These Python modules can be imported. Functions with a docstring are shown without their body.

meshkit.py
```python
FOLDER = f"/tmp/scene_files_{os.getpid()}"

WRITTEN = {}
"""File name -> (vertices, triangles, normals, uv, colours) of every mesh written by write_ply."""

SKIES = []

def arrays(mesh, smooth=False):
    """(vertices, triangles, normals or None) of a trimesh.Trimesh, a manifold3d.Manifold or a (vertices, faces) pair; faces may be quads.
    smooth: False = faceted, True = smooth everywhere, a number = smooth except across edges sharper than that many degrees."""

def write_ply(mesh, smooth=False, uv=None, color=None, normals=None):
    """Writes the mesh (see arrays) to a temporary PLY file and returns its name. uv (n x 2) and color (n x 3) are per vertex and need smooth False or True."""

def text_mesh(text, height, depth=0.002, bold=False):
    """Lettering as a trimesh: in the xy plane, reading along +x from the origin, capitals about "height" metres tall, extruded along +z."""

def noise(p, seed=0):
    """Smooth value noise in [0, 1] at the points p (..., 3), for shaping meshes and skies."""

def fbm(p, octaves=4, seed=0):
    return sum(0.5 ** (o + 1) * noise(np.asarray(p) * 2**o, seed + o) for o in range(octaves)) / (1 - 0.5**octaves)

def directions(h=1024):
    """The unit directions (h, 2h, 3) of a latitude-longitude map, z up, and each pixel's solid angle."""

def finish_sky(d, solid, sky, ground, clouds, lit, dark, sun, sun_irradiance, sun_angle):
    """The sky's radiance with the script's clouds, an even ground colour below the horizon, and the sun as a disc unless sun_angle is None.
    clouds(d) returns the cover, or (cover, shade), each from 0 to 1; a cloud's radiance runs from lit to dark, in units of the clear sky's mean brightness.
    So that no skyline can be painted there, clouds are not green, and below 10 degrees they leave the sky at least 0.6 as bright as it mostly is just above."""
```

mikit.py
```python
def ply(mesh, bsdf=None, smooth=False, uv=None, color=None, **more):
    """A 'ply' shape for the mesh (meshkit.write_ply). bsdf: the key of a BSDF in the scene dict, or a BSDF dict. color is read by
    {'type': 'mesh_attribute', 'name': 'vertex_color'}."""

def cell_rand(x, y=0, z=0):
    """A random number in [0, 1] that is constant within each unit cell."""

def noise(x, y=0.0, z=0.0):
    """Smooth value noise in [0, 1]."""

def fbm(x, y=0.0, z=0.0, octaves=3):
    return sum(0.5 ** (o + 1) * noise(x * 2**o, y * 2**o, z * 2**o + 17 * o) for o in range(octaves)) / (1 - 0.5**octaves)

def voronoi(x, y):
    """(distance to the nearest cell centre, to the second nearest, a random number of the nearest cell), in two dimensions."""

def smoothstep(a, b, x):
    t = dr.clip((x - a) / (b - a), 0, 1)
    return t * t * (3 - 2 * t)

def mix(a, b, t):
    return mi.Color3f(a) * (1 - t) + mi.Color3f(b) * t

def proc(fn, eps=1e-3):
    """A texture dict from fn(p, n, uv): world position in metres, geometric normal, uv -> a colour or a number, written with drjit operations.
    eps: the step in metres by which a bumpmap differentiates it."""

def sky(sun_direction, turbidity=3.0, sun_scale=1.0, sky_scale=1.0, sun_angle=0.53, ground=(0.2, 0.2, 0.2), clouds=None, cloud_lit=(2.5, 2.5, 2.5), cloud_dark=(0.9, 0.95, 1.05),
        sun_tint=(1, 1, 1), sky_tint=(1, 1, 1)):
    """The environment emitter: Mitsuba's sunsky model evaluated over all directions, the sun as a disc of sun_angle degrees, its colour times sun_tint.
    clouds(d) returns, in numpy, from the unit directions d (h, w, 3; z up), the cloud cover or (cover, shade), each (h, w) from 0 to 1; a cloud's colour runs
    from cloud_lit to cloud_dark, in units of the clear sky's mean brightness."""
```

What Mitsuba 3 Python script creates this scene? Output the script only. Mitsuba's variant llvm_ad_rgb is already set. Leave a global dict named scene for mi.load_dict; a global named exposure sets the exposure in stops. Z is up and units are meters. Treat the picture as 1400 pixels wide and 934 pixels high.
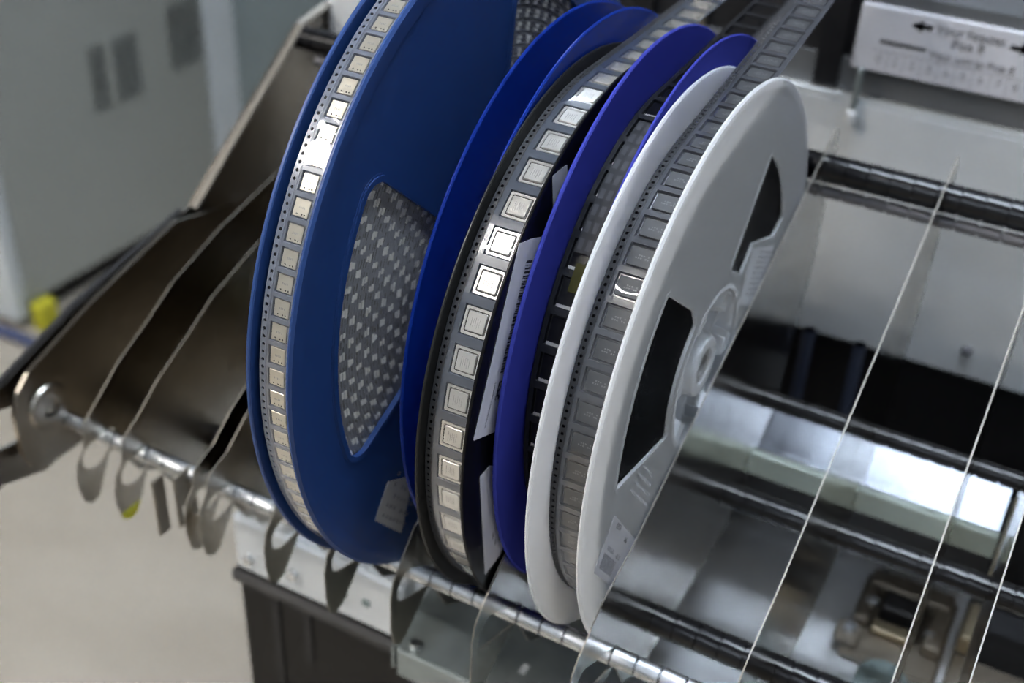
import math, random
import numpy as np, trimesh, mitsuba as mi, mikit, meshkit
import drjit as dr
from manifold3d import Manifold, CrossSection
from shapely.geometry import Polygon, Point, LineString, box as sbox
from shapely.ops import unary_union
T4 = mi.ScalarTransform4f
Z0 = 0.95                       # height of the reel axis datum above the floor
rng = random.Random(7)
scene, labels = {}, {}

# ------------------------------------------------------------------ camera
CAM = np.array([0.162, -0.5616, 0.394 + Z0]); FWD = np.array([-0.3766, 0.7412, -0.5557]); UP = np.array([-0.2968, 0.4717, 0.8303])
scene['camera'] = dict(type='thinlens', to_world=T4().look_at(origin=CAM.tolist(), target=(CAM + FWD).tolist(), up=UP.tolist()),
                       fov=45.47, fov_axis='x', aperture_radius=0.0036, focus_distance=0.575, near_clip=0.05, far_clip=30.0)
# ------------------------------------------------------------------ light of the room
exposure = 1.27
WARM, COOL = np.array((10.3, 9.8, 9.1)), np.array((8.6, 9.8, 11.4))
# x, y, width, depth, strength
LAMPS = [(-1.02, -1.38, 1.05, .085, 6.0), (-1.95, -1.95, .8, .5, 1.5), (0.13, 0.83, .17, .30, 1.3), (-0.185, 0.83, .04, .28, .7), (0.12, 0.13, .9, .30, 2.0), (-1.3, 1.7, 1.2, .3, .8), (1.9, -1.9, 1.2, .3, .35), (-0.2, -2.9, 1.2, .3, .8)]
AMBIENT = (0.03, 0.034, 0.04)
scene['sky'] = dict(type='constant', radiance=dict(type='rgb', value=AMBIENT))

# ------------------------------------------------------------------ materials
def rgb(*c): return dict(type='rgb', value=list(c))
def pr(c, rough=.5, **k): return dict(type='principled', base_color=rgb(*c) if isinstance(c, tuple) else c, roughness=rough, **k)
def cond(c, a): return dict(type='twosided', bsdf=dict(type='roughconductor', material='none', specular_reflectance=rgb(*c) if isinstance(c, tuple) else c, alpha=a))
def two(b): return dict(type='twosided', bsdf=b)
n_, f_, ss, mx = mikit.noise, mikit.fbm, mikit.smoothstep, mikit.mix
def tex(fn): return mikit.proc(fn)
def blotch(a, b, s, oct=3): return tex(lambda p, n, uv: mx(a, b, f_(p.x * s, p.y * s, p.z * s, oct)))
scene.update({
 'm_floor': pr(tex(lambda p, n, uv: mx((.325, .285, .23), (.40, .36, .30), f_(p.x * 3 + p.y * 2, p.y * 9 - p.x * 3, 0, 4))), .45),
 'm_wall': two(pr((.40, .415, .43), .7)), 'm_ceiling': two(pr((.46, .47, .48), .8)),
 'm_cabinet': pr(blotch((.30, .315, .29), (.335, .345, .32), 3), .4), 'm_cabinet_edge': pr((.52, .55, .56), .4), 'm_vent': pr((.04, .043, .04), .7, specular=.05),
 'm_panel_green': pr((.33, .385, .385), .5), 'm_pillar': pr((.60, .64, .66), .4),
 'm_lamp_frame': pr((.7, .7, .7), .5),
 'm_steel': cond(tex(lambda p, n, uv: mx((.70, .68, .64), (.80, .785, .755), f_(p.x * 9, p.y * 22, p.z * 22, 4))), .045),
 'm_steel_end': cond(tex(lambda p, n, uv: mx((.30, .265, .215), (.44, .41, .37), f_(p.x * 9, p.y * 14, p.z * 14, 4))), .16),
 'm_edge': pr((.22, .20, .17), .45, metallic=.5),
 'm_chrome': cond((.68, .70, .72), .22),
 'm_rod_black': pr((.0050, .0050, .006), .20, specular=.40), 'm_rod_grey': pr((.16, .16, .175), .35, metallic=.4),
 'm_galv': pr(blotch((.20, .235, .235), (.34, .375, .37), 45, 4), .38, metallic=.55),
 'm_white': pr((.62, .64, .65), .45), 'm_tray': pr(blotch((.66, .68, .70), (.76, .78, .80), 25), .4),
 'm_greenbar': pr((.54, .61, .54), .5), 'm_sheet': cond((.30, .32, .36), .07), 'm_black': pr((.006, .006, .007), .6), 'm_black_gloss': pr((.012, .012, .013), .3),
 'm_box': pr((.0085, .0078, .0072), .5, specular=.2), 'm_brown': pr((.19, .165, .13), .4, metallic=.5), 'm_brass': pr((.45, .38, .26), .35, metallic=.8), 'm_greystep': pr((.14, .145, .15), .4, metallic=.3),
 'm_yellow': pr((.45, .42, .02), .6), 'm_cable': pr((.05, .065, .14), .5), 'm_hose': pr((.035, .045, .075), .5), 'm_teal': pr((.17, .22, .22), .5),
 'm_blue': pr((.016, .050, .18), .40), 'm_blue_gloss': pr((.004, .027, .24), .30, specular=.4),
 'm_purple': dict(type='principledthin', base_color=rgb(.058, .070, .40), roughness=.25, diff_trans=.35, eta=1.5),
 'm_whiteflange': dict(type='principledthin', base_color=rgb(.93, .94, .95), roughness=.33, diff_trans=1.15, eta=1.5),
 'm_whitehub': pr((.80, .82, .85), .40),
 'm_blackplastic': pr((.0035, .0035, .004), .28, specular=.25), 'm_blackrim': pr((.011, .011, .0105), .38, specular=.4),
 'm_label': pr((.62, .62, .66), .5), 'm_label_dim': pr((.42, .42, .42), .55), 'm_ink': pr((.03, .03, .035), .6), 'm_ink_grey': pr((.22, .22, .24), .6), 'm_ink_pale': pr((.70, .72, .76), .5),
 'm_tape_black': two(pr((.036, .037, .040), .40, specular=.35)), 'm_tape_slate': two(pr((.050, .060, .080), .24, specular=.8)), 'm_tape_clear': two(pr((.13, .145, .18), .22, specular=.7)), 'm_tape_grey': two(pr((.052, .056, .066), .22, specular=.8)),
 'm_tape_dark': two(pr((.009, .0095, .011), .40, specular=.3)),
 'm_film': dict(type='thindielectric', int_ior=1.5),
 'm_can': pr((.74, .725, .69), .28, metallic=.85), 'm_can_warm': pr((.62, .585, .50), .30, metallic=.75), 'm_etch': pr((.40, .385, .36), .5, metallic=.4), 'm_dot': pr((.06, .055, .05), .5),
 'm_ic': pr((.045, .048, .053), .5), 'm_ic_mark': pr((.12, .125, .13), .5),
 'm_layer_edge': pr((.34, .34, .35), .25, specular=.8), 'm_layer_mid': pr((.20, .195, .18), .35), 'm_layer_dark': pr((.012, .013, .016), .5), 'm_layer_black': pr((.0040, .0045, .0055), .5, specular=.15),
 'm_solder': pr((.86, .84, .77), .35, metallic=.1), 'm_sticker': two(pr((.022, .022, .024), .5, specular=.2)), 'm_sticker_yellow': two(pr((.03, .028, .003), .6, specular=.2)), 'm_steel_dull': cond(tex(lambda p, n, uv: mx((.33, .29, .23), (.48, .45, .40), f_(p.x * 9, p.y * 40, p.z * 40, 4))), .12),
})

# ------------------------------------------------------------------ helpers
def uniq(k):
    if k not in taken: taken.add(k); return k
    i = 1
    while f'{k}_{i:03d}' in taken: i += 1
    k = f'{k}_{i:03d}'; taken.add(k); return k
taken = set()
def lab(key, label=None, cat=None, group=None, kind=None):
    d = {}
    if label: d['label'] = label
    if cat: d['category'] = cat
    if group: d['group'] = group
    if kind: d['kind'] = kind
    labels[key] = d
def thing(name, label, cat, group=None):
    k = uniq(name); lab(k, label, cat, group); return k
def to_tm(m):
    if hasattr(m, 'to_mesh'):
        q = m.to_mesh(); m = trimesh.Trimesh(q.vert_properties[:, :3], q.tri_verts, process=False)
    return m
def put(name, mesh, mat, parent=None, smooth=False, label=None, kind=None, **kw):
    """one entry of the scene; mesh coordinates have the reel datum at z = 0"""
    mesh = to_tm(mesh).copy(); mesh.apply_translation([0, 0, Z0]); assert len(mesh.faces), (name, parent)
    k = uniq(f'{parent}__{name}' if parent else name)
    scene[k] = mikit.ply(mesh, mat, smooth, **kw)
    if label or kind: lab(k, label, kind=kind)
    return k
def struct(name, mesh, mat, **kw):
    k = put(name, mesh, mat, **kw); lab(k, kind='structure'); return k
def bx(x0, x1, y0, y1, z0, z1, bev=0):
    x0, x1 = sorted((x0, x1)); y0, y1 = sorted((y0, y1)); z0, z1 = sorted((z0, z1))
    if bev:
        b = bev
        a = [Manifold.cube([x1 - x0 - 2 * b if i != 0 else x1 - x0, y1 - y0 - 2 * b if i != 1 else y1 - y0, z1 - z0 - 2 * b if i != 2 else z1 - z0], True) for i in range(3)]
        return to_tm(Manifold.batch_hull(a).translate([(x0 + x1) / 2, (y0 + y1) / 2, (z0 + z1) / 2]))
    m = trimesh.creation.box([x1 - x0, y1 - y0, z1 - z0]); m.apply_translation([(x0 + x1) / 2, (y0 + y1) / 2, (z0 + z1) / 2]); return m
cat = trimesh.util.concatenate
def perm(m, x=0, c=(0, 0)):
    """local (a, b, h) -> world: h along X, a along Y, b along Z"""
    m = to_tm(m).copy(); m.vertices = m.vertices[:, [2, 0, 1]] + np.array([x, c[0], c[1]]); return m
def cs(poly):
    ps = []
    for g in getattr(poly, 'geoms', [poly]):
        if g.is_empty: continue
        g = Polygon(g.exterior, g.interiors)
        e = np.array(g.exterior.coords)[:-1]; ps.append(e if g.exterior.is_ccw else e[::-1])
        for h in g.interiors:
            e = np.array(h.coords)[:-1]; ps.append(e[::-1] if h.is_ccw else e)
    return CrossSection(ps)
def ext(poly, h): return Manifold.extrude(cs(poly), h)
def lathe(profile, seg=192):
    p = np.array(profile, float); a = np.sum(p[:, 0] * np.roll(p[:, 1], -1) - np.roll(p[:, 0], -1) * p[:, 1])
    return Manifold.revolve(CrossSection([p if a > 0 else p[::-1]]), seg)
def pol(r, a): a = math.radians(a); return (r * math.cos(a), r * math.sin(a))
def arc(r, a0, a1, n=24): return [pol(r, a0 + (a1 - a0) * i / n) for i in range(n + 1)]
def rnd(p, r): return p.buffer(-r, 12).buffer(r, 12)
def cylx(x0, x1, y, z, r, seg=32):
    return perm(Manifold.cylinder(x1 - x0, r, r, seg), x0, (y, z))
def tube(pts, r, seg=10):
    pts = np.array(pts, float); t = np.gradient(pts, axis=0); t /= np.linalg.norm(t, axis=1, keepdims=True)
    u = np.cross(t, [0.31, 0.2, 0.93]); u /= np.linalg.norm(u, axis=1, keepdims=True); w = np.cross(t, u)
    a = np.arange(seg) / seg * 2 * np.pi
    v = (pts[:, None] + r * (np.cos(a)[None, :, None] * u[:, None] + np.sin(a)[None, :, None] * w[:, None])).reshape(-1, 3)
    f = [(i * seg + j, i * seg + (j + 1) % seg, (i + 1) * seg + (j + 1) % seg, (i + 1) * seg + j) for i in range(len(pts) - 1) for j in range(seg)]
    f = np.array(f); return trimesh.Trimesh(v, np.vstack([f[:, [0, 1, 2]], f[:, [0, 2, 3]]]), process=False)
def text(s, h, origin, u, v, depth=.0003, bold=False, center=False):
    m = meshkit.text_mesh(s, h, depth, bold)
    if center: m.apply_translation([-m.bounds[:, 0].mean(), 0, 0])
    u = np.array(u, float) / np.linalg.norm(u); v = np.array(v, float); v = v - u * (u @ v); v /= np.linalg.norm(v)
    M = np.eye(4); M[:3, 0], M[:3, 1], M[:3, 2], M[:3, 3] = u, v, np.cross(u, v), origin; m.apply_transform(M); return m

# ------------------------------------------------------------------ the room
struct('floor', bx(-3.2, 3.2, -4, 4.5, -1.0, -.95), 'm_floor')
struct('ceiling', bx(-3.2, 3.2, -4, 4.5, 2.05, 2.1), 'm_ceiling')
struct('wall_left', bx(-3.25, -3.2, -4, 4.5, -.95, 2.05), 'm_wall')
struct('wall_right', bx(3.2, 3.25, -4, 4.5, -.95, 2.05), 'm_wall')
struct('wall_back', bx(-3.2, 3.2, 4.5, 4.55, -.95, 2.05), 'm_wall')
struct('wall_front', bx(-3.2, 3.2, -4.05, -4, -.95, 2.05), 'm_wall')
for i, (x, y, w, d, power) in enumerate(LAMPS):
    t = thing('ceiling_lamp', 'white rectangular ceiling lamp panel', 'lamp', 'ceiling lamps')
    fr = sbox(x - w / 2 - .02, y - d / 2 - .02, x + w / 2 + .02, y + d / 2 + .02).difference(sbox(x - w / 2, y - d / 2, x + w / 2, y + d / 2))
    m = to_tm(ext(fr, .04)); m.apply_translation([0, 0, 2.01]); put('frame', m, 'm_lamp_frame', t)
    k = put('diffuser', bx(x - w / 2 + .001, x + w / 2 - .001, y - d / 2 + .001, y + d / 2 - .001, 2.02, 2.04), 'm_lamp_frame', t)
    scene[k]['emitter'] = dict(type='area', radiance=rgb(*((WARM if i < 2 else COOL) * power).tolist()))

# ------------------------------------------------------------------ grey cabinet at the far left
t = thing('equipment_cabinet', 'large grey-green equipment cabinet with two dark louvred vents, at the far left', 'cabinet')
put('body', bx(-2.4, -1.57, .78, 1.345, -.90, 1.2, .004), 'm_cabinet', t)
put('corner_post', bx(-2.4, -1.57, .745, .779, -.93, 1.2, .006), 'm_cabinet_edge', t, label='lighter corner post')
put('plinth', bx(-2.38, -1.60, .785, 1.33, -.95, -.90), 'm_black', t, label='black plinth')
def vent(y0, y1, z0, z1, gap):
    v = put('vent', bx(-1.571, -1.5695, y0, y1, z0, z1), 'm_vent', t, label='dark louvred vent')
    n = 12
    for k in range(n):
        z = z0 + (z1 - z0) * (k + .5) / n
        put('louvre', bx(-1.5695, -1.566, y0, y0 + (y1 - y0) * .32, z - .0010, z + .0010) if gap else bx(-1.5695, -1.566, y0, y1, z - .0010, z + .0010), 'm_cabinet', v)
        if gap: put('louvre', bx(-1.5695, -1.566, y0 + (y1 - y0) * .45, y1, z - .0010, z + .0010), 'm_cabinet', v)
    if gap: put('bar', bx(-1.5695, -1.565, y0 + (y1 - y0) * .32, y0 + (y1 - y0) * .45, z0, z1), 'm_cabinet', v)
vent(1.02, 1.148, -.590, -.462, True); vent(1.238, 1.332, -.574, -.44, False)
t = thing('white_post', 'white upright post standing just right of the grey cabinet', 'post')
put('shaft', bx(-1.65, -1.57, 1.352, 1.445, -.95, 1.2, .006), 'm_pillar', t)
t = thing('partition_panel', 'pale green-grey partition panel behind the rack, right of the white post', 'panel')
put('sheet', bx(-1.68, -1.60, 1.447, 2.6, -.95, 1.2), 'm_panel_green', t)
t = thing('blue_cable', 'thick dark blue cable lying on the floor before the grey cabinet', 'cable')
cab = [(-1.95 + .05 * i, .690 + .035 * math.cos((i - 8) * .28), -.9385) for i in range(20)]
put('sheath', tube(cab, .0115), 'm_cable', t, smooth=True)
t = thing('yellow_tag', 'small blurred yellow plug at the foot of the grey cabinet', 'plug')
put('block', bx(-1.562, -1.53, .77, .815, -.95, -.89, .006), 'm_yellow', t)

# ------------------------------------------------------------------ the rods
ROD = {'F': (-.0974, -.1453, .0059), 'A': (-.0272, -.179, .0094), 'B': (.098, -.1672, .0088), 'C': (.1605, -.1228, .0064), 'D': (.2097, .0404, .0097), 'E': (.2085, .0240, .0042)}
def grooved(x0, x1, r, pitch, gw, gd, phase=0.0):
    p = [(0, 0), (r, 0)]
    x = x0 + ((phase - x0) % pitch)
    while x < x1 - pitch * .3:
        if x > x0 + pitch * .3:
            h = x - x0; p += [(r, h - gw / 2 - .00025), (r - .0003, h - gw / 2), (r - gd, h - gw / 2), (r - gd, h + gw / 2), (r - .0003, h + gw / 2), (r, h + gw / 2 + .00025)]
        x += pitch
    p += [(r, x1 - x0), (0, x1 - x0)]
    return lathe(p, 32)
PITCH = .0151
rodspec = {'F': ('chrome_rod', 'bright chrome grooved rod across the front of the rack, under the reels', 'm_chrome', -.435, .42, .0009, .0026),
           'A': ('black_rod', 'black grooved rod directly behind the chrome front rod', 'm_rod_black', -.42, .42, .0008, .0014),
           'B': ('black_rod', 'black grooved rod just in front of the pale green bar', 'm_rod_black', -.42, .42, .0008, .0014),
           'C': ('black_rod', 'thin black rod between the dark gap and the shiny metal sheet', 'm_rod_black', -.42, .42, .0009, .0016),
           'D': ('black_rod', 'thick black rod along the top rear of the rack, below the white label strip', 'm_rod_black', -.436, .42, .0008, .0014),
           'E': ('grey_rod', 'slim grey segmented rod tucked under the top rear black rod', 'm_rod_grey', -.42, .42, .0014, .0018)}
for k, (nm, lb, mt, x0, x1, gw, gd) in rodspec.items():
    y, z, r = ROD[k]
    key = put(nm, perm(grooved(x0, x1, r, PITCH, gw, gd, .0016), x0, (y, z)), mt, smooth=40); lab(key, lb, 'rod')

# ------------------------------------------------------------------ divider plates
def plate_poly(x, back=True):
    dz = float(np.interp(x, [-.385, -.124, 0, .2], [-.034, -.016, 0, .002]))
    fy = float(np.interp(x, [-.385, -.221, -.124, 0, .1], [-.1295, -.1335, -.139, -.161, -.161]))
    bz = float(np.interp(x, [-.385, -.221, -.124, 0], [-.188, -.178, -.175, -.172]))
    hz = float(np.interp(x, [-.385, -.221, -.124, 0, .1], [-.142, -.124, -.112, -.097, -.095]))
    up = [(.222, .066), (.152, .036 + dz), (.099, .012 + dz), (.045, -.010 + dz), (-.020, -.038 + dz), (-.062, -.057 + dz), (-.083, -.066 + dz)]
    if x < -.2: up = [(.222, .060), (.205, .040), (.125, -.020), (.079, -.031), (.036, -.041), (-.018, -.060), (-.047, -.077), (-.079, -.094), (-.100, -.110)]
    front = [((up[-1][0] + fy) / 2 - .002, (up[-1][1] + hz) / 2 + .004), (fy + .010, hz + .002), (fy + .003, hz - .006), (fy, hz - .018)]
    tab = [(fy, bz + .020), (fy + .003, bz + .005), (fy + .009, bz), (fy + .016, bz + .002), (-.099, min(bz + .030, -.155)), (-.094, -.156)]
    low = [(-.075, -.190), (-.045, -.212), (.12, -.212), (.20, -.15), (.232, -.05), (.232, .055)]
    P = Polygon(up + front + tab + low).buffer(0)
    P = P.buffer(-.0035, 6).buffer(.0035, 6).buffer(.004, 6).buffer(-.004, 6)
    F = ROD['F']
    sc = (fy + .0175, (hz - .006 + F[1]) / 2 - (.004 if x < -.2 else .0))
    slot = unary_union([Point(F[:2]).buffer(F[2] + .0012), Point(sc).buffer(.0105)]).convex_hull
    P = P.difference(slot)
    for k in 'ABCDE': P = P.difference(Point(ROD[k][:2]).buffer(ROD[k][2] + .0005, 24))
    return P
PLATES = [(-.3852, 'thin steel divider with a hooked tab, leftmost slim divider on the chrome rod'),
          (-.3494, 'thin polished steel divider whose hooked tab has a yellow-smeared tip'),
          (-.2868, 'thin steel divider, left one of the close pair left of the big blue reel'),
          (-.2747, 'thin steel divider, right one of the close pair left of the big blue reel'),
          (-.2210, 'thin steel divider whose speckled hooked tab hangs just left of the big blue reel bottom'),
          (-.1730, 'thin steel divider whose hooked tab hangs under the bottom of the big blue reel'),
          (-.1239, 'thin steel divider between big blue and black reels, its tab over the galvanised bracket'),
          (-.0632, 'thin steel divider between the black reel and the white reel, with a narrow blade-like tab'),
          (.0012, 'mirror-polished steel divider directly against the right side of the white reel'),
          (.0815, 'mirror-polished steel divider, first one standing free right of the white reel'),
          (.1490, 'mirror-polished steel divider, second from the right edge of the photo'),
          (.1825, 'mirror-polished steel divider at the lower right corner of the photo'),
          (.2600, 'mirror-polished steel divider at the rack end, outside the right edge')]
TH = .0008
for x, lb in PLATES:
    t = thing('divider_plate', lb, 'divider')
    P = plate_poly(x)
    m = perm(ext(P, TH), x); fc = np.abs(m.face_normals[:, 0]) > .5
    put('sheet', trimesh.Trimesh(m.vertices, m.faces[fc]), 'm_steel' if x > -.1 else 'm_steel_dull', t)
    put('cut_edge', trimesh.Trimesh(m.vertices, m.faces[~fc]), 'm_edge', t)
    e = P.exterior.coords
    if abs(x + .3494) < 1e-6:
        tip = P.intersection(sbox(-.2, -.30, -.100, -.176)); put('paint_smear', perm(ext(tip, .0002), x + TH), 'm_yellow', t, label='dull yellow smear on the tab tip')
# slim strips hanging left of the pair
for yy, xx, lb in ((-.1195, -.3215, 'narrow brown steel strip hanging under the chrome rod, left one of two'), (-.1055, -.3120, 'short brown steel strip with a notch hanging under the chrome rod, right one of two')):
    t = thing('hanging_strip', lb, 'strip')
    P = sbox(yy - .004, -.186, yy + .006, -.139).difference(Point(ROD['F'][:2]).buffer(ROD['F'][2] + .0003))
    if yy > -.11: P = sbox(yy - .008, -.182, yy + .010, -.139).difference(sbox(yy - .004, -.183, yy + .004, -.166)).difference(Point(ROD['F'][:2]).buffer(ROD['F'][2] + .0003))
    put('blade', perm(ext(P, .002), xx), 'm_brown', t)

# left end frame
t = thing('end_frame', 'dark brownish steel end frame with rounded front lug at the left end of the rack', 'frame')
upE = [(.30, .064), (.246, .058), (.209, .052), (.197, .043), (.131, -.003), (.064, -.051)]
P = Polygon(upE + [(.014, -.062), (-.062, -.078), (-.134, -.102), (-.150, -.108), (-.30, -.155), (-.30, -.23), (-.149, -.175), (-.112, -.187), (-.06, -.176), (0, -.162), (.25, -.16), (.30, -.1)]).buffer(-.003).buffer(.003)
P = P.difference(Polygon([(-.32, -.125), (-.137, -.117), (-.123, -.122), (-.122, -.140), (-.126, -.150), (-.145, -.147), (-.32, -.155)]).buffer(-.003).buffer(.003))
P = P.difference(Point(ROD['D'][:2]).buffer(.0003))
put('side_plate', perm(ext(P, .003), -.4405), 'm_steel_end', t)
fl = Polygon([(.064, -.051), (.131, -.003), (.197, .043), (.209, .052), (.246, .058), (.30, .064), (.30, .0625), (.2465, .0562), (.21, .0502), (.198, .0415), (.132, -.0045), (.065, -.0525)])
put('top_edge', perm(ext(fl, .0055), -.4375), 'm_edge', t, label='pale bent edge along the top of the end frame')
lug = unary_union([Polygon([(-.133, -.100), (-.122, -.090), (-.060, -.068), (.03, -.044), (.10, -.06), (.10, -.15), (.0, -.155), (-.070, -.164), (-.092, -.169), (-.126, -.169), (-.134, -.163), (-.1395, -.148), (-.1395, -.115)])]).buffer(-.004).buffer(.004)
put('lug', perm(ext(lug, .004), -.4250), 'm_steel_end', t, label='rounded brown lug plate with an embossed boss')
put('boss', perm(lathe([(.006, 0), (.017, 0), (.0155, .0025), (.008, .0025), (.006, .001)], 48), -.421, (-.112, -.123)), 'm_steel_end', t, smooth=40)
put('spacer', bx(-.4375, -.425, -.06, .0, -.155, -.12), 'm_steel_end', t)
put('dark_strip', perm(ext(Polygon([(-.30, -.149), (-.150, -.103), (-.134, -.0985), (-.062, -.0750), (.014, -.0590), (.055, -.050), (.055, -.053), (.014, -.0618), (-.062, -.0778), (-.134, -.1018), (-.15, -.1078), (-.30, -.1545)]), .004), -.4425), 'm_black', t, label='black strip along the lower edge')
t = thing('frame_foot', 'right-hand steel end frame outside the photo', 'frame')
put('side_plate', perm(ext(Polygon([(.246, .058), (.19, .04), (.06, -.05), (-.13, -.105), (-.13, -.26), (.25, -.26)]), .004), .40), 'm_steel_end', t)

# ------------------------------------------------------------------ carrier tapes
def path(c, r, th0, the, L):
    """arc from angle th0 down to the (degrees), then straight on; s -> point, tangent, normal in (y, z)"""
    arcL = math.radians(th0 - the) * r
    def at(s):
        if s <= arcL:
            a = math.radians(th0) - s / r; nrm = np.array([math.cos(a), math.sin(a)]); p = np.array(c) + r * nrm
        else:
            a = math.radians(the); nrm = np.array([math.cos(a), math.sin(a)]); p = np.array(c) + r * nrm + (s - arcL) * np.array([math.sin(a), -math.cos(a)])
            lift = .08 * (s - arcL) ** 2; p = p + nrm * lift
        return p, np.array([nrm[1], -nrm[0]]), nrm
    return at, arcL + L
class MB:
    def __init__(s): s.v, s.f = [], []
    def quad(s, a, b, c, d): i = len(s.v); s.v += [a, b, c, d]; s.f += [(i, i + 1, i + 2), (i, i + 2, i + 3)]
    def tri(s, a, b, c): i = len(s.v); s.v += [a, b, c]; s.f.append((i, i + 1, i + 2))
    def mesh(s): return trimesh.Trimesh(np.array(s.v), np.array(s.f), process=False)
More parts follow.
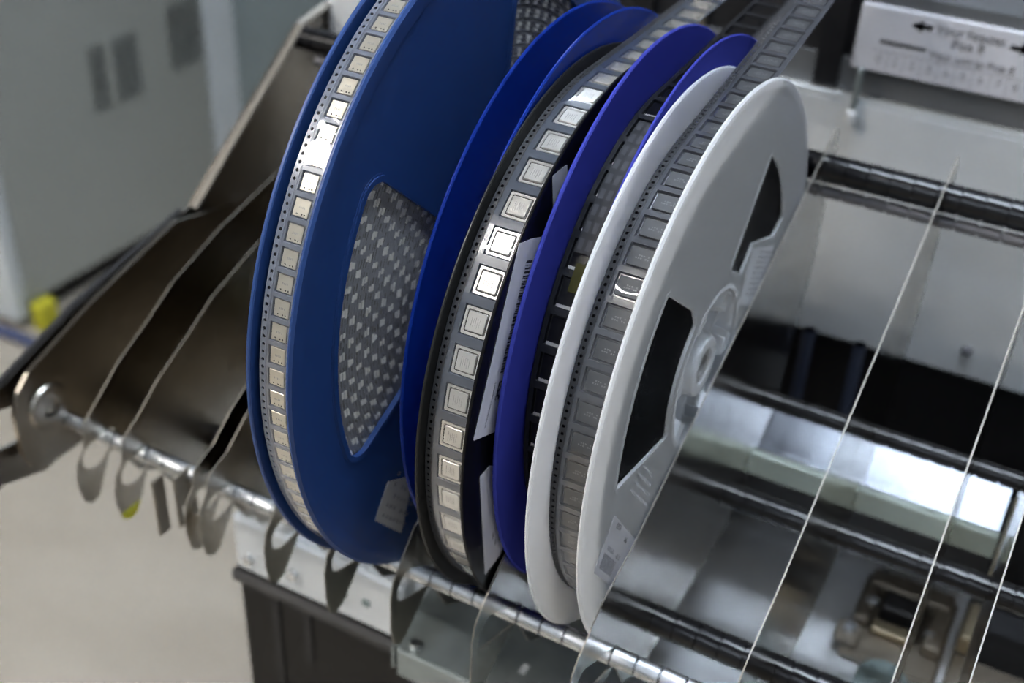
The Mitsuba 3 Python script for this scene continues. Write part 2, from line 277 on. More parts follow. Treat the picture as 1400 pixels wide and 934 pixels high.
def make_tape(at, S, x0, w, pitch, pk, depth, hole_side, phase, film=True, seam=True, mats=('m_tape_slate', 'm_tape_black')):
    """pk = (a0, a1, length): the pocket's range across the tape (from the hole edge) and its length. Returns strip meshes."""
    m, mh = MB(), MB()
    X = (lambda a: x0 + a) if hole_side < 0 else (lambda a: x0 + w - a)
    def P(a, s, h):
        p, tg, n = at(s); q = p + n * h; return (X(a), q[0], q[1])
    s = phase; a0, a1, pl = pk; e = (pitch - pl) / 2; mar = .0036
    while s + pitch <= S:
        u0, u1, u2, u3 = s, s + e, s + pitch - e, s + pitch
        for (A, B) in ((mar, a0), (a1, w)):
            for (ua, ub) in ((u0, u1), (u1, u2), (u2, u3)): m.quad(P(A, ua, 0), P(A, ub, 0), P(B, ub, 0), P(B, ua, 0))
        m.quad(P(a0, u0, 0), P(a0, u1, 0), P(a1, u1, 0), P(a1, u0, 0)); m.quad(P(a0, u2, 0), P(a0, u3, 0), P(a1, u3, 0), P(a1, u2, 0))
        i = .0004
        c_, d_ = [(a0, u1), (a0, u2), (a1, u2), (a1, u1)], [(a0 + i, u1 + i), (a0 + i, u2 - i), (a1 - i, u2 - i), (a1 - i, u1 + i)]
        for k in range(4): m.quad(P(*c_[k], 0), P(*c_[(k + 1) % 4], 0), P(*d_[(k + 1) % 4], -depth), P(*d_[k], -depth))
        m.quad(*[P(*q, -depth) for q in d_])
        s += pitch
    film_mesh = None
    if film:   # the cover film: one smooth sheet, slightly slack between the pockets
        ns, na = int((s - phase) / .0016), 8
        u = np.linspace(phase, s, ns + 1); V = []
        for q in u:
            for j in range(na + 1):
                a = mar + .0006 + (w - .0008 - mar - .0006) * j / na
                V.append(P(a, q, .00032 + .00010 * math.sin((q - phase) / pitch * 2 * math.pi) * math.sin(math.pi * j / na) + .00016 * (meshkit.noise(np.array([q * 210, a * 160, x0 * 900])) - .5)))
        i = np.arange(ns)[:, None] * (na + 1) + np.arange(na)[None, :]; i = i.ravel()
        F = np.vstack([np.stack([i, i + 1, i + na + 2], 1), np.stack([i, i + na + 2, i + na + 1], 1)])
        film_mesh = trimesh.Trimesh(np.array(V), F, process=False)
    # margin with round sprocket holes, one every 4 mm
    s = phase
    while s + .004 <= S:
        hc, hs, hr = .00185, s + .002, .00090
        ring = [(hc + hr * math.cos(k * math.pi / 4 + math.pi / 8), hs + hr * math.sin(k * math.pi / 4 + math.pi / 8)) for k in range(8)]
        out = [(mar, hs + .0008), (hc + .0008, s + .004), (hc - .0008, s + .004), (0, hs + .0008), (0, hs - .0008), (hc - .0008, s), (hc + .0008, s), (mar, hs - .0008)]
        cor = {0: (mar, s + .004), 2: (0, s + .004), 4: (0, s), 6: (mar, s)}
        for k in range(8):
            j = (k + 1) % 8
            mh.quad(P(*out[k], 0), P(*out[j], 0), P(*ring[j], 0), P(*ring[k], 0))
            mh.quad(P(*ring[k], 0), P(*ring[j], 0), P(*ring[j], -.0005), P(*ring[k], -.0005))
            if k in cor: mh.tri(P(*out[k], 0), P(*cor[k], 0), P(*out[j], 0))
        # raised heat-seal line between margin and pockets
        if seam: mh.quad(P(mar - .0001, s, .0003), P(mar - .0001, s + .004, .0003), P(mar + .0004, s + .004, .0003), P(mar + .0004, s, .0003))
        s += .004
    return m.mesh(), mh.mesh(), film_mesh
def frame_at(at, s, xc, h=0):
    p, tg, n = at(s); q = p + n * h
    M = np.eye(4); M[:3, 0] = (1, 0, 0); M[:3, 1] = (0, tg[0], tg[1]); M[:3, 2] = (0, n[0], n[1]); M[:3, 3] = (xc, q[0], q[1] + Z0); return M
def chips(name, parts, at, S, pitch, phase, xc, h, label, group, srange, catn='chip', flip=False):
    i = 0
    s = phase + pitch / 2
    while s + pitch / 2 <= S:
        if srange[0] <= s <= srange[1]:
            t = thing(name, label, catn, group)
            M = frame_at(at, s, xc, h)
            J = np.eye(4); a = rng.uniform(-.012, .012); J[:2, :2] = [[math.cos(a), -math.sin(a)], [math.sin(a), math.cos(a)]]; J[0, 3] = rng.uniform(-.0002, .0002)
            tw = T4((M @ J).tolist())
            for pn, d in parts: scene[uniq(f'{t}__{pn}')] = {**d, 'to_world': tw}
        s += pitch
def rbox(w, l, h, r, z=0, bev=.0002):
    p = sbox(-w / 2, -l / 2, w / 2, l / 2).buffer(-r).buffer(r, 4)
    a = ext(p, h - bev); b = ext(p.buffer(-bev), h)
    return to_tm(Manifold.batch_hull([a, b]).translate([0, 0, z]))
def ringstack(r0, r1, x, c, pitch, proud, mat, parent, name='wound_layers', seg=160, edge=.45):
    """side view of wound tape: every turn a fine ridge, as one lathe"""
    p = [(r0, 0)]; r = r0; k = 0
    while r + pitch < r1:
        hgt = .0012 + proud * (.6 + .4 * rng.random())
        p += [(r, hgt), (r + pitch * edge, hgt), (r + pitch * edge, .0012), (r + pitch, .0012)]; r += pitch
    p += [(r, 0)]
    q = []
    for a in p:
        if not q or a != q[-1]: q.append(a)
    return put(name, perm(lathe([(a, b) for a, b in q][::-1][::1] if False else q[::-1], seg), x, c), mat, parent, kind='stuff')

# ------------------------------------------------------------------ reels
def sector(r0, r1, a0, a1, r=.006): return rnd(Polygon(arc(r1, a0, a1) + arc(r0, a1, a0)), r)
def flange(R, t, bore, wins, rim=.004, rimt=.0006, rb=.0006, lip=0, lipw=.003, seg=256):
    """flange on 0..t, the outer face up; a thicker rim, windows cut out, a raised lip around each window"""
    T = t + rimt
    prof = [(bore, 0), (R - rb, 0), (R, rb), (R, T - rb), (R - rb, T), (R - rim, T), (R - rim - rimt * 1.5, t), (bore, t)]
    m = lathe(prof, seg)
    for w in wins: m = m - ext(w, T * 3).translate([0, 0, -T])
    if lip:
        for w in wins:
            o = ext(w.buffer(lipw * .75), t + lip * .6); o2 = ext(w.buffer(lipw), t + lip * .2); hole = ext(w, T * 4).translate([0, 0, -T])
            m = m + ((Manifold.batch_hull([o]) if False else o + o2) ^ lathe([(bore, 0), (R - rim - .002, 0), (R - rim - .002, T * 2), (bore, T * 2)], seg)) - hole
    return m
def hub(r0, r1, w): return lathe([(r0, 0), (r1, 0), (r1, w), (r0, w)], 96)
def mirror_x(m, w):
    m = to_tm(m).copy(); m.vertices[:, 2] = w - m.vertices[:, 2]; m.faces = m.faces[:, ::-1]; return m
def quadlabel(pts, x, th, mat, parent, label, r=.001):
    P = Polygon(pts); P = P.buffer(-r).buffer(r)
    return put('label', perm(ext(P, th), x), mat, parent, label=label)

# ---- big blue reel
cB, RB, xlB, xrB = (-.0044, .0332), .1954, -.1629, -.1407
reelB = thing('component_reel', 'large matt blue reel with a rounded window showing silvery wound tape, leftmost reel', 'reel')
winB = [sector(.062, .1565, a, a + 63, .012) for a in (140, 20, 260)]
put('flange', perm(mirror_x(flange(RB, .0018, .015, winB, .004, .0006), 0), xlB + .0018, cB), 'm_blue', reelB, smooth=35)
m = flange(RB, .0020, .015, winB, .0095, .0014, .0013, lip=.0020, lipw=.0042)
put('flange', perm(m, xrB, cB), 'm_blue', reelB, smooth=35)
put('hub', perm(hub(.02, .055, .0204), xlB + .0018, cB), 'm_blue', reelB, smooth=22)
lb = quadlabel([(-.117, -.062), (-.090, -.077), (-.104, -.112), (-.131, -.081)], xrB + .0021, .00025, 'm_label_dim', reelB, 'small dim grey paper label with smudged print')
mk = []
u = np.array([0, .62, -.62]); v = np.array([0, .45, .6])
for i in range(5):
    for j in range(7):
        if rng.random() < .75:
            w_ = rng.uniform(.0015, .003)
            b = bx(-.0001, .0001, -w_ / 2, w_ / 2, -.0011, .0011); a = math.radians(-50)
            b.apply_transform(trimesh.transformations.rotation_matrix(-a, [-1, 0, 0])); b.apply_translation([xrB + .00242, -.1225 + j * .0035 + i * .0042, -.0835 - j * .0038 + i * .0048 - 0.0]); mk.append(b)
put('print', cat(mk), 'm_ink_grey', lb)
tapeB = thing('carrier_tape', 'clear embossed carrier tape full of silver modules wound on the large blue reel', 'tape')
rB = .1913; atB, SB = path(cB, rB, 262, 40, 0.0)
x0B = -.1584
st, mg, fm = make_tape(atB, SB, x0B, .016, .012, (.0050, .0150, .0098), .0016, -1, 0)
put('strip', st, 'm_tape_clear', tapeB); put('sprocket_margin', mg, 'm_tape_clear', tapeB); put('cover_film', fm, 'm_film', tapeB, smooth=True)
put('wound_core', perm(lathe([(.0555, 0), (rB - .0020, 0), (rB - .0020, .016), (.0555, .016)], 256), x0B, cB), 'm_layer_dark', tapeB, smooth=40)
# side of the wound layers: every turn a clear edge with the pocket ends of its modules
ed, bl, bm = [], [], []
rr = .0585; k = 0
while rr < rB - .003:
    ed.append(lathe([(rr, 0), (rr + .0006, 0), (rr + .0006, .0010), (rr, .0010)], 144))
    ed.append(lathe([(rr + .0012, 0), (rr + .0015, 0), (rr + .0015, .0008), (rr + .0012, .0008)], 144))
    if k % 3 != 2:
        for aw in (171.5, 51.5):
            for j in range(-10, 11):
                sl = j * .012 + (.006 if (k // 3) % 2 else 0) + rng.uniform(-.0006, .0006); a = math.radians(aw) + sl / rr
                if abs(math.degrees(sl / rr)) > 36: continue
                b = trimesh.creation.box([rng.uniform(.0013, .0023), rng.uniform(.0026, .0050), rng.uniform(.0008, .0013)]); b.apply_translation([rr + .0012, 0, .0006])
                b.apply_transform(trimesh.transformations.rotation_matrix(a, [0, 0, 1])); bl.append(b)
    for aw in (171.5, 51.5):
        for j in range(-16, 17):
            if rng.random() < .3: continue
            a = math.radians(aw) + (j * .0072 + rng.uniform(-.002, .002)) / rr
            if abs(a - math.radians(aw)) > .64: continue
            b = trimesh.creation.box([rng.uniform(.0005, .0011), rng.uniform(.002, .006), .0009]); b.apply_translation([rr + rng.uniform(.0006, .0018), 0, .0004])
            b.apply_transform(trimesh.transformations.rotation_matrix(a, [0, 0, 1])); bm.append(b)
    rr += .0024; k += 1
xs_ = x0B + .016
put('layer_edges', perm(cat([to_tm(q) for q in ed]), xs_, cB), 'm_layer_edge', tapeB, kind='stuff')
put('pocket_walls', perm(cat(bm), xs_, cB), 'm_layer_mid', tapeB, kind='stuff')
put('pocket_ends', perm(cat(bl), xs_, cB), 'm_solder', tapeB, kind='stuff')
pB = [('body', mikit.ply(rbox(.0084, .0082, .0010, .0003), 'm_can_warm')),
      ('marking', mikit.ply(cat([bx(-.0014 + .0009 * i, -.0009 + .0009 * i, -.0004, .0006, .0010, .00104) for i in range(4)]), 'm_etch')),
      ('pad', mikit.ply(cat([trimesh.creation.cylinder(.00042, .00012, sections=12).apply_translation([sx, -.0029, .00102]) for sx in (-.0018, .0009, .0024)]), 'm_dot'))]
chips('shielded_module', pB, atB, SB, .012, 0, x0B + .0100, -.0015, 'small square silver module under clear film in the tape of the large blue reel', 'silver modules in the large blue reel tape', (0, 9), 'module')

# ---- glossy blue reel
cC, RC, xlC, xrC = (.0284, .0063), .1697, -.1146, -.0945
reelC = thing('component_reel', 'glossy blue reel pressed between the large blue reel and the black reel', 'reel')
for x, tt in ((xlC, .0016), (xrC, .0016)): put('flange', perm(flange(RC, .0018, .01, [], .003, .0001, .0007), x, cC), 'm_blue_gloss', reelC, smooth=35)
put('hub', perm(hub(.015, .05, xrC - xlC - .0020), xlC + .0019, cC), 'm_blue_gloss', reelC, smooth=35)
tapeC = thing('carrier_tape', 'dark carrier tape deep between the flanges of the glossy blue reel', 'tape')
put('wound_core', perm(lathe([(.0505, 0), (.118, 0), (.118, .016), (.0505, .016)], 160), xlC + .0021, cC), 'm_layer_black', tapeC, smooth=40)

# ---- black reel
cK, RK, xlK, xrK = (.0049, -.004), .1658, -.0922, -.0665
reelK = thing('component_reel', 'black reel carrying a tape of bright silver square chips, with white barcode labels', 'reel')
put('flange', perm(mirror_x(flange(RK + .0012, .0014, .01, [], .003, .0002, .0005), 0), xlK + .0016, cK), 'm_blackrim', reelK, smooth=35)
put('flange', perm(flange(RK, .0014, .01, [], .003, .0002, .0005), xrK, cK), 'm_blackplastic', reelK, smooth=35)
put('hub', perm(hub(.015, .05, .0240), xlK + .0016, cK), 'm_blackplastic', reelK, smooth=35)
fx = xrK + .0016
lb = quadlabel([(-.100, .110), (-.113, .1135), (-.1515, .0215), (-.095, -.002), (-.060, .095)], fx, .0002, 'm_label', reelK, 'white label with a long barcode and a small data code')
# barcode along the label's outer edge, small print and data blocks beside it
e0, e1 = np.array([-.1075, .1035]), np.array([-.1375, .0330]); du = (e1 - e0) / np.linalg.norm(e1 - e0); dn = np.array([-du[1], du[0]]); dn = dn if dn[0] > 0 else -dn
def mark(s, a, ls, la, x):
    q = [e0 + du * s + dn * a, e0 + du * (s + ls) + dn * a, e0 + du * (s + ls) + dn * (a + la), e0 + du * s + dn * (a + la)]
    return perm(ext(Polygon(q), .00012), x)
mk, s = [], .002
while s < .060:
    w_ = rng.choice((.0004, .0004, .0008, .0012)); mk.append(mark(s, .0045, w_, .0065, fx + .0002)); s += w_ + rng.choice((.0004, .0006, .0010))
for i in range(11):
    for j in range(8):
        if i in (0,) or j in (0,) or rng.random() < .45: mk.append(mark(.064 + i * .0009, .0060 + j * .0009, .0009, .0009, fx + .0002))
put('print', cat(mk), 'm_ink', lb)
mk = []
for i in range(24):
    mk.append(mark(.064 + i * .0010, .0012 + .0, .0006, .0012, fx + .0002)); mk.append(mark(.004 + i * .0022, .0135, .0013, .0010, fx + .0002))
put('small_print', cat(mk), 'm_ink_grey', lb)
lb = quadlabel([(-.1435, -.007), (-.133, -.007), (-.085, -.050), (-.117, -.083), (-.1335, -.084)], fx, .0002, 'm_label', reelK, 'second white label near the bottom of the black reel')
mk = [mark(.128 + i * .0055, .0005 + .006 * j, .003, .0012, fx + .0002) for i in range(4) for j in range(1, 4)]
mk = [perm(ext(Polygon([(a, b), (a + .0016, b + .0008), (a + .0012, b + .0045), (a - .0004, b + .0037)]), .00012), fx + .0002) for a, b in ((-.127, -.063), (-.1225, -.060), (-.118, -.062), (-.124, -.070), (-.119, -.071), (-.1145, -.066))]
put('print', cat(mk), 'm_ink_grey', lb)
quadlabel([(-.0815, .1355), (-.066, .1355), (-.060, .118), (-.0775, .1135)], fx, .0002, 'm_label_dim', reelK, 'corner of a third label near the top of the black reel')
tapeK = thing('carrier_tape', 'dark slate carrier tape of big silver chips running off the black reel to the rear', 'tape')
rK = .1598; atK, SK = path(cK, rK, 225, 90.0, .335); x0K = -.0903
st, mg, fm = make_tape(atK, SK, x0K, .0235, .020, (.0070, .0226, .0152), .0016, -1, 0)
put('strip', st, 'm_tape_slate', tapeK); put('sprocket_margin', mg, 'm_tape_black', tapeK); put('cover_film', fm, 'm_film', tapeK, smooth=True)
put('wound_core', perm(lathe([(.0505, 0), (rK - .0022, 0), (rK - .0022, .0235), (.0505, .0235)], 200), x0K, cK), 'm_layer_black', tapeK, smooth=40)
pK = [('frame', mikit.ply(cat([to_tm(ext(sbox(-.0071, -.0069, .0071, .0069).buffer(-.0008).buffer(.0008, 4).difference(sbox(-.0058, -.0056, .0058, .0056).buffer(-.0008).buffer(.0008, 4)), .0008)), ]), 'm_can')),
      ('base', mikit.ply(rbox(.0120, .0116, .0003, .0008), 'm_dot')),
      ('lid', mikit.ply(rbox(.0102, .0098, .0013, .0007, bev=.0003), 'm_can')),
      ('marking', mikit.ply(cat([bx(-.0026 + .0011 * i, -.0023 + .0011 * i, -.0030 + .0005 * (i % 3), .0022 - .0004 * (i % 2), .0013, .00133) for i in range(5)]), 'm_etch'))]
chips('silver_chip', pK, atK, SK, .020, 0, x0K + .0148, -.0015, 'square silver chip with a raised lid in the tape of the black reel', 'silver chips in the black reel tape', (0, 9))

# ---- purple-blue reel
cP, RP, xlP, xrP = (.0333, .0006), .1709, -.0605, -.0335
reelP = thing('component_reel', 'translucent violet-blue reel between the black reel and the white reel', 'reel')
put('flange', perm(mirror_x(flange(RP, .0020, .01, [], .003, .0002, .0007), 0), xlP + .0015, cP), 'm_purple', reelP, smooth=35)
put('flange', perm(flange(RP, .0013, .01, [], .003, .0002, .0005), xrP, cP), 'm_purple', reelP, smooth=35)
put('hub', perm(hub(.015, .05, xrP - xlP - .0017), xlP + .0016, cP), 'm_blackplastic', reelP, smooth=35)
tapeP = thing('carrier_tape', 'black carrier tape of framed chips running off the violet-blue reel to the rear', 'tape')
rP = .1425; atP, SP = path(cP, rP, 225, 92.5, .36); x0P = -.0580
st, mg, fm = make_tape(atP, SP, x0P, .0240, .020, (.0060, .0215, .0160), .0022, 1, .003, film=False)
put('strip', st, 'm_tape_dark', tapeP); put('sprocket_margin', mg, 'm_tape_black', tapeP)
put('wound_core', perm(lathe([(.0505, 0), (rP - .0028, 0), (rP - .0028, .0240), (.0505, .0240)], 200), x0P, cP), 'm_layer_black', tapeP, smooth=40)
pP = [('body', mikit.ply(rbox(.0130, .0138, .0010, .0004), 'm_blackplastic')), ('end_strip', mikit.ply(bx(-.0066, .0066, -.0079, -.0062, 0, .0012), 'm_etch'))]
chips('framed_chip', pP, atP, SP, .020, .003, x0P + .024 - .01375, -.0021, 'dark chip with one silver edge in the tape of the violet-blue reel', 'framed chips in the violet-blue reel tape', (0, 9))
# paper stickers closing the wound tape
def sticker(name, a0, a1, xa, xb, mat, label, lift, grid=False):
    t = thing(name, label, 'sticker')
    m = MB(); N = 14
    for i in range(N):
        A, B = [math.radians(a0 + (a1 - a0) * k / N) for k in (i, i + 1)]
        f0, f1 = xa + .0, xb
        q = [(f0, cP[0] + (rP + lift) * math.cos(A), cP[1] + (rP + lift) * math.sin(A)), (f0, cP[0] + (rP + lift) * math.cos(B), cP[1] + (rP + lift) * math.sin(B)), (f1, cP[0] + (rP + lift) * math.cos(B), cP[1] + (rP + lift) * math.sin(B)), (f1, cP[0] + (rP + lift) * math.cos(A), cP[1] + (rP + lift) * math.sin(A))]
        m.quad(*q)
    put('paper', m.mesh(), mat, t)
    if grid:
        g = MB(); lf = lift + .00012
        for i in range(9):
            for j in range(3):
                A, B = math.radians(a0 + (a1 - a0) * (i + .18) / 9), math.radians(a0 + (a1 - a0) * (i + .82) / 9); f0, f1 = xa + (xb - xa) * (j + .2) / 3, xa + (xb - xa) * (j + .8) / 3
                g.quad(*[(f, cP[0] + (rP + lf) * math.cos(k), cP[1] + (rP + lf) * math.sin(k)) for f, k in ((f0, A), (f0, B), (f1, B), (f1, A))])
        put('print', g.mesh(), 'm_ink', t)
sticker('paper_sticker', 105, 139, -.0535, -.0405, 'm_sticker', 'grey paper sticker with rows of black squares on the tape of the violet-blue reel', .0006, True)
sticker('yellow_sticker', 141, 147, -.050, -.0395, 'm_sticker_yellow', 'small dull yellow sticker on the tape of the violet-blue reel', .0006)

# ---- white reel
cW, RW, xlW, xrW = (.0084, -.0059), .1675, -.0305, -.0024
reelW = thing('component_reel', 'white plastic reel with black wound tape in its windows, rightmost reel', 'reel')
put('flange', perm(mirror_x(flange(RW, .0018, .02, [sector(.058, .128, a, a + 52, .004) for a in (128, 8, 248)], .0045, .0004, .0007), 0), xlW + .0020, cW), 'm_whiteflange', reelW, smooth=35)
def winW(a):  # one window: outer arc, slanted ends, inner arc along the hub; a = angle of the outer arc's upper end
    return rnd(Polygon(arc(.1262, a, a + 47.5) + [pol(.0600, a + 60)] + arc(.0575, a + 58, a - 8, 20) + [pol(.0720, a - 8.5)]).buffer(0), .0018)
wins = [winW(132.5), winW(252.5)]
w2 = winW(12.5).difference(Polygon([pol(.134, 5), pol(.134, 22), pol(.108, 21.5), pol(.0785, 45), pol(.040, 47), pol(.04, 0)]))
wins.append(rnd(w2.buffer(0), .0015))
m = flange(RW, .0016, .047, wins, .0050, .0008, .0010, lip=.0006, lipw=.0030)
put('flange', perm(m, xrW, cW), 'm_whiteflange', reelW, smooth=35)
# recessed hub: dish, ring wall, bore boss and eight lugs
dish = lathe([(.017, .002), (.0462, .002), (.0472, .0180), (.0485, .0190), (.0500, .0188), (.0500, .0166), (.0488, .0150), (.0478, 0), (.017, 0)], 128)
boss = lathe([(.0108, 0), (.0205, 0), (.0185, .0165), (.0178, .0172), (.0114, .0172), (.0108, .0166)], 64)
lugs = Manifold()
for k in range(6):
    b = Manifold.batch_hull([Manifold.cube([.0150, .0150, .001], True).translate([.0395, 0, .0030]), Manifold.cube([.0110, .0115, .001], True).translate([.0405, 0, .0160])])
    lugs = lugs + b.rotate([0, 0, 50 + 60 * k])
    lugs = lugs + Manifold.cube([.026, .0022, .0085], True).translate([.031, 0, .0060]).rotate([0, 0, 80 + 60 * k])
put('hub', perm(dish + boss + (lugs ^ Manifold.cylinder(.03, .0466, .0466, 96)), xrW - .0170, cW), 'm_whitehub', reelW, smooth=25)
put('spindle_bush', perm(lathe([(.0070, 0), (.0107, 0), (.0107, .0150), (.0070, .0150)], 48), xrW - .0160, cW), 'm_label_dim', reelW, smooth=40, label='grey bush in the hub bore')
fw = xrW + .0016
lb = quadlabel([(-.1155, -.0245), (-.0755, -.0745), (-.099, -.0915), (-.1365, -.0475)], fw, .0002, 'm_label', reelW, 'white paper label with a barcode and small print')
O = np.array([-.1365, -.0475]); U = np.array([.0375, -.0440]); U = U / np.linalg.norm(U); V = np.array([.021, .023]); V /= np.linalg.norm(V)
def lm(a, b, la, lb_): q = [O + U * a + V * b, O + U * (a + la) + V * b, O + U * (a + la) + V * (b + lb_), O + U * a + V * (b + lb_)]; return perm(ext(Polygon(q), .00012), fw + .0002)
mk, s = [], .006
while s < .034: w_ = rng.choice((.0004, .0006, .0009)); mk.append(lm(s, .0035, w_, .0085)); s += w_ + rng.choice((.0005, .0008))
put('print', cat(mk), 'm_ink_grey', lb)
def txt(s, a, b, h, mat, bold=False):
    p = O + U * a + V * b
    return put('small_print', text(s, h, (fw + .0002, p[0], p[1]), (0, U[0], U[1]), (0, V[0], V[1]), .00012, bold), mat, lb)
txt('0224', .010, .0265, .0030, 'm_ink'); txt('M4', .036, .0235, .0026, 'm_ink'); txt('HC33333', .008, .0140, .0024, 'm_ink_grey'); txt('61-1', .031, .0135, .0024, 'm_ink')
lb = quadlabel([(.0665, .0455), (.1150, .0245), (.098, -.012), (.055, .012)], fw, .0002, 'm_ink_pale', reelW, 'pale text panel moulded beside the upper window')
mk = []
for i in range(9):
    for j in range(7):
        p = np.array([.066, .013]) + np.array([.0042, -.0021]) * j * 1.2 + np.array([.0024, .0032]) * i * .85
        q = [p, p + np.array([.0032, -.0016]) * rng.uniform(.5, 1), p + np.array([.0032, -.0016]) + (.0008, .0010), p + (.0008, .0010)]
        mk.append(perm(ext(Polygon(q).buffer(0).convex_hull, .00012), fw + .0002))
put('print', cat(mk), 'm_ink_grey', lb)
mk = []
for i in range(4):
    for j in range(9 - i):
        p = np.array([-.0965, -.0225]) + np.array([.0036, -.0040]) * j + np.array([.0040, .0030]) * i
        mk.append(perm(ext(Polygon([p, p + (.0022, -.0024), p + (.0034, -.0014), p + (.0012, .0010)]), .0002), fw))
put('moulded_text', cat(mk), 'm_ink_pale', reelW)
tapeW = thing('carrier_tape', 'grey carrier tape of dark chips running off the white reel to the rear', 'tape')
rW = .1455; atW, SW = path(cW, rW, 240, 98.0, .36); x0W = -.0281
st, mg, fm = make_tape(atW, SW, x0W, .0240, .016, (.0058, .0215, .0128), .0018, -1, .002)
put('strip', st, 'm_tape_grey', tapeW); put('sprocket_margin', mg, 'm_tape_black', tapeW); put('cover_film', fm, 'm_film', tapeW, smooth=True)
put('wound_core', perm(lathe([(.0510, 0), (rW - .0024, 0), (rW - .0024, .0235), (.0510, .0235)], 200), x0W, cW), 'm_layer_black', tapeW, smooth=40)
ringstack(.0515, .1425, x0W + .0235, cW, .0013, .0004, 'm_layer_black', tapeW)
pW = [('body', mikit.ply(rbox(.0128, .0098, .0012, .0004), 'm_ic')),
      ('marking', mikit.ply(cat([bx(-.003 + .0012 * i, -.0022 + .0012 * i, .0004 - .0014 * j, .0012 - .0014 * j, .0012, .00123) for i in range(6) for j in range(2) if (i + j) % 4]), 'm_ic_mark'))]
chips('dark_chip', pW, atW, SW, .016, .002, x0W + .01365, -.0017, 'dark grey rectangular chip under clear film in the tape of the white reel', 'dark chips in the white reel tape', (0, 9))

# ------------------------------------------------------------------ cart and parts under the rack
t = thing('cart_body', 'black cart body standing on the floor below the rack, with a glossy rim', 'cart')
put('front', bx(-.325, .45, -.050, -.031, -.95, -.292, .004), 'm_box', t); put('body', bx(-.325, .45, -.031, .262, -.95, -.345, .004), 'm_box', t); put('rim', bx(-.329, .45, -.055, -.031, -.2915, -.279, .004), 'm_black_gloss', t)
for x in (-.292, -.262, -.168): put('groove', bx(x, x + .007, -.0515, -.0495, -.62 if x < -.28 else -.345, -.292), 'm_black', t)
t = thing('white_ledge', 'white painted ledge between the chrome rod and the black cart body', 'ledge')
put('face', bx(-.325, -.174, -.050, -.030, -.2785, -.225, .003), 'm_white', t)
for x, z in ((-.310, -.262), (-.268, -.257), (-.225, -.254)): put('screw', cylx(-.004, .004, 0, 0, .004, 20).apply_transform(trimesh.transformations.rotation_matrix(math.pi / 2, [0, 0, 1])).apply_translation([x, -.0505, z]), 'm_chrome', t, smooth=30)
put('indicator', bx(-.2075, -.2015, -.0515, -.0500, -.256, -.251), 'm_teal', t, label='small green indicator')
t = thing('galvanised_bracket', 'galvanised sheet bracket with a folded front edge under the chrome rod', 'bracket')
P = Polygon([(-.163, -.077), (.06, -.077), (.06, -.004), (-.172, -.004)]).buffer(-.004).buffer(.004)
m = to_tm(ext(P, .002)); m.apply_translation([0, 0, -.251]); put('top', m, 'm_galv', t)
put('front_lip', bx(-.160, .06, -.0785, -.0765, -.275, -.2500, .0007), 'm_galv', t); put('side_lip', bx(-.1655, -.1635, -.0765, -.006, -.272, -.2510), 'm_galv', t)
put('bolt', Manifold.cylinder(.004, .0045, .004, 6).translate([-.150, -.070, -.2490]), 'm_chrome', t); put('paint_mark', bx(-.0785, -.074, -.0540, -.0450, -.249, -.2487), 'm_white', t, label='white paint mark')

t = thing('base_tray', 'white painted base tray under the right half of the rack', 'tray')
put('bottom', bx(-.30, .176, -.0270, .245, -.310, -.300), 'm_tray', t); put('back_wall', bx(-.30, .40, .246, .250, -.31, -.205), 'm_black', t)
t = thing('clamp_bracket', 'brownish metal clamp bracket with three screws, in the tray at lower right', 'bracket')
put('plate', bx(.100, .170, .122, .216, -.2995, -.292, .002), 'm_brown', t)
put('cross_bar', bx(.104, .166, .190, .208, -.2915, -.278, .002), 'm_brown', t); put('side_bar', bx(.102, .113, .150, .190, -.2915, -.281, .002), 'm_brown', t)
put('side_bar', bx(.154, .168, .145, .190, -.2915, -.279, .002), 'm_brown', t); put('block', bx(.118, .150, .166, .186, -.2915, -.276, .002), 'm_black_gloss', t, label='dark block between the arms')
put('tongue', bx(.116, .148, .148, .160, -.2915, -.284, .0015), 'm_brass', t, label='pale metal tongue'); put('foot', bx(.094, .112, .126, .146, -.2915, -.283, .002), 'm_brown', t)
for x, y in ((.103, .136), (.111, .172), (.158, .158), (.112, .205)): put('screw', cat([to_tm(Manifold.cylinder(.0040, .0056, .0050, 24).translate([x, y, -.2835])), to_tm(Manifold.cylinder(.0016, .0030, .0030, 6).translate([x, y, -.2796]))]), 'm_chrome', t)
t = thing('round_tab', 'flat grey-green rounded tab in front of the clamp bracket', 'tab')
m = to_tm(ext(unary_union([sbox(.119, .05, .155, .096), Point(.137, .096).buffer(.018)]), .003)); m.apply_translation([0, 0, -.281]); put('sheet', m, 'm_teal', t); put('stem', bx(.13, .144, .06, .09, -.30, -.281), 'm_teal', t)
t = thing('brass_block', 'small brass block at the right end of the white tray', 'block'); put('body', bx(.1765, .190, .170, .212, -.300, -.280, .002), 'm_brass', t)
t = thing('tray_end_plate', 'brown-grey steel end plate right of the base tray', 'plate'); put('sheet', bx(.1765, .45, -.025, .168, -.310, -.298), 'm_brown', t)

t = thing('green_bar', 'pale green flat bar behind the lower black rod', 'bar'); put('face', bx(-.38, .1795, .150, .158, -.1855, -.1655, .001), 'm_greenbar', t)
t = thing('bar_end_post', 'small pale metal post at the right end of the pale green bar', 'post'); put('shaft', bx(.181, .1865, .149, .162, -.215, -.135, .001), 'm_brass', t)
t = thing('shiny_sheet', 'polished metal sheet reflecting a ceiling lamp, behind the pale green bar', 'sheet'); m = bx(-.38, .179, 0, .083, -.0015, 0); m.apply_transform(trimesh.transformations.rotation_matrix(math.radians(20.8), [1, 0, 0])); m.apply_translation([0, .170, -.2145]); put('sheet', m, 'm_sheet', t)
put('hanger', bx(-.38, .179, .1585, .169, -.225, -.19), 'm_black', t)

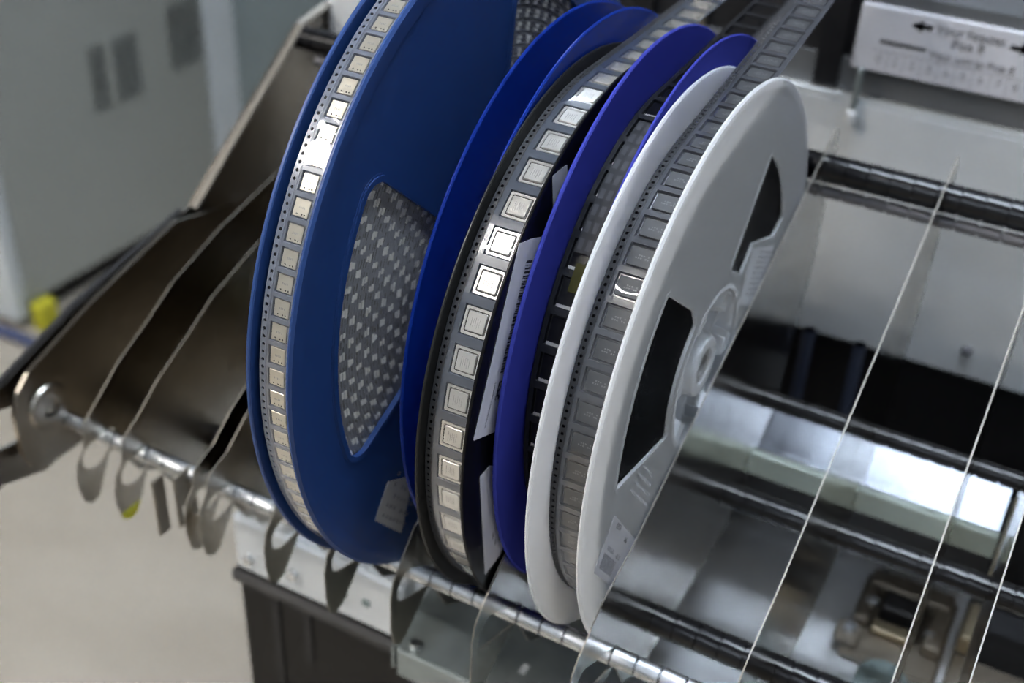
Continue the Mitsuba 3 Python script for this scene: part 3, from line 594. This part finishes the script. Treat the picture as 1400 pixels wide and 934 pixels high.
# rear of the machine: white panel, grey step, label strip, feeders
t = thing('rear_panel', 'pale grey painted rear panel with two bolts, behind the rods', 'panel')
put('sheet', bx(-.40, .45, .400, .405, -.2065, .0155, .002), 'm_white', t)
for x, z in ((.0494, -.1766), (.1117, -.1795)): put('bolt', Manifold.sphere(.0048, 24).scale([1, .7, 1]).translate([x, .3995, z]), 'm_rod_grey', t, smooth=True)
t = thing('dark_cavity', 'black hollow below the pale rear panel', 'cavity'); put('floor_sheet', bx(-.40, .45, .270, .45, -.40, -.39), 'm_black', t); put('back_sheet', bx(-.40, .45, .44, .45, -.39, -.2070), 'm_black', t)
t = thing('grey_step', 'dark grey recessed strip between the label strip and the pale rear panel', 'strip'); put('sheet', bx(-.40, .45, .412, .416, .0160, .046), 'm_greystep', t); put('ledge', bx(-.40, .45, .400, .4115, .0156, .018), 'm_white', t)
t = thing('feeder_label_strip', 'white label strip with arrows, words and slot numbers across the machine top', 'label strip')
put('strip', bx(-.035, .45, .400, .411, .0435, .0962, .001), 'm_label', t)
yf = .3998
def word(s, x, z, h, mat='m_ink', bold=False): put('lettering', text(s, h, (x, yf, z), (1, 0, 0), (0, 0, 1), .0003, bold, True), mat, t)
word('Your feeder', .050, .0835, .0068); word('Pos 8', .050, .0745, .0068); word('Your unit to Pos 8', .055, .0638, .0056, 'm_ink')
for i in range(13): word(str(i), -.014 + .01312 * i, .0515, .0062, 'm_ink_grey')
for i in range(22): put('divider_line', bx(-.0075 + .01312 * i - .0002, -.0075 + .01312 * i + .0002, yf - .0002, yf + .0001, .046, .0605), 'm_ink_grey', t)
def arrow(x, z, sgn):
    P = Polygon([(x + sgn * .009, z), (x, z + .0048), (x, z + .0018), (x - sgn * .0075, z + .0018), (x - sgn * .0075, z - .0018), (x, z - .0018), (x, z - .0048)])
    m = to_tm(ext(P, .0004)); m.vertices = m.vertices[:, [0, 2, 1]] * [1, -1, 1] + [0, .4001, 0]; m.faces = m.faces[:, ::-1]; put('arrow', m, 'm_ink', t)
arrow(.014, .0862, -1); arrow(.087, .0840, 1)
put('bar_mark', bx(-.016, .020, yf - .0002, yf + .0001, .0675, .0702), 'm_ink', t); put('frame_line', bx(-.0205, .22, yf - .0002, yf + .0001, .0612, .0616), 'm_ink_grey', t)
t = thing('sloping_panel', 'grey-brown sloping machine top above the label strip', 'panel'); put('sheet', bx(-.035, .45, .404, .50, .0962, .1060), 'm_greystep', t)
t = thing('feeder_comb', 'black toothed comb along the machine top at the upper right', 'comb')
put('bar', bx(-.005, .45, .470, .50, .1061, .14), 'm_black', t)
for i in range(26): put('tooth', bx(.002 + .0125 * i, .008 + .0125 * i, .452, .470, .1061, .119), 'm_black', t)
t = thing('feeder_bank', 'dark tape feeders behind the reels where the tapes run in', 'feeder')
put('body', bx(-.40, -.0365, .418, .60, .017, .30), 'm_black', t)
for i, (x, w) in enumerate(((-.055, .020), (-.10, .012), (-.135, .014), (-.17, .010), (-.22, .016), (-.27, .012), (-.33, .02))): put('side_plate', bx(x - w / 2, x + w / 2, .408, .418, .02, .30), 'm_brown' if i % 2 else 'm_black_gloss', t)
t = thing('machine_housing', 'dark machine housing behind the feeders, above the photo', 'housing'); put('body', bx(-.45, 1.3, .62, 1.5, -.95, 1.0), 'm_box', t)
t = thing('paper_tag', 'pale paper tag hanging behind the silver-chip tape, top centre', 'tag'); put('sheet', bx(-.098, -.079, .3365, .3370, .060, .125), 'm_label', t); put('stem', bx(-.092, -.086, .337, .408, .10, .103), 'm_label', t)
t = thing('sensor_bracket', 'small grey metal bracket below the left end of the label strip', 'bracket'); put('arm', bx(-.0265, -.0225, .390, .3995, .012, .046, .001), 'm_galv', t); put('foot', bx(-.0285, -.0205, .386, .3995, .0, .012, .002), 'm_white', t)
t = thing('white_box', 'white box beyond the rack end frame, at the top left beside the large blue reel', 'box'); put('body', bx(-.4365, -.40, .246, .30, .0, .13, .003), 'm_white', t)
for x, z in ((-.0150, 0), (.030, 0)):
    t = thing('blue_hose', 'dark blue-grey hose in the black hollow, ' + ('left one' if x < 0 else 'right one'), 'hose'); put('tube', perm(Manifold.cylinder(.001, .001, .001, 3)) if False else tube([(x, .36, -.40 + .02 * i) for i in range(12)], .0055), 'm_hose', t, smooth=True)
t = thing('cable_tie', 'white cable tie end in the black hollow', 'cable tie'); put('strap', tube([(.0468, .36, -.215), (.0462, .358, -.23), (.0455, .356, -.25)], .0018), 'm_white', t, smooth=True)
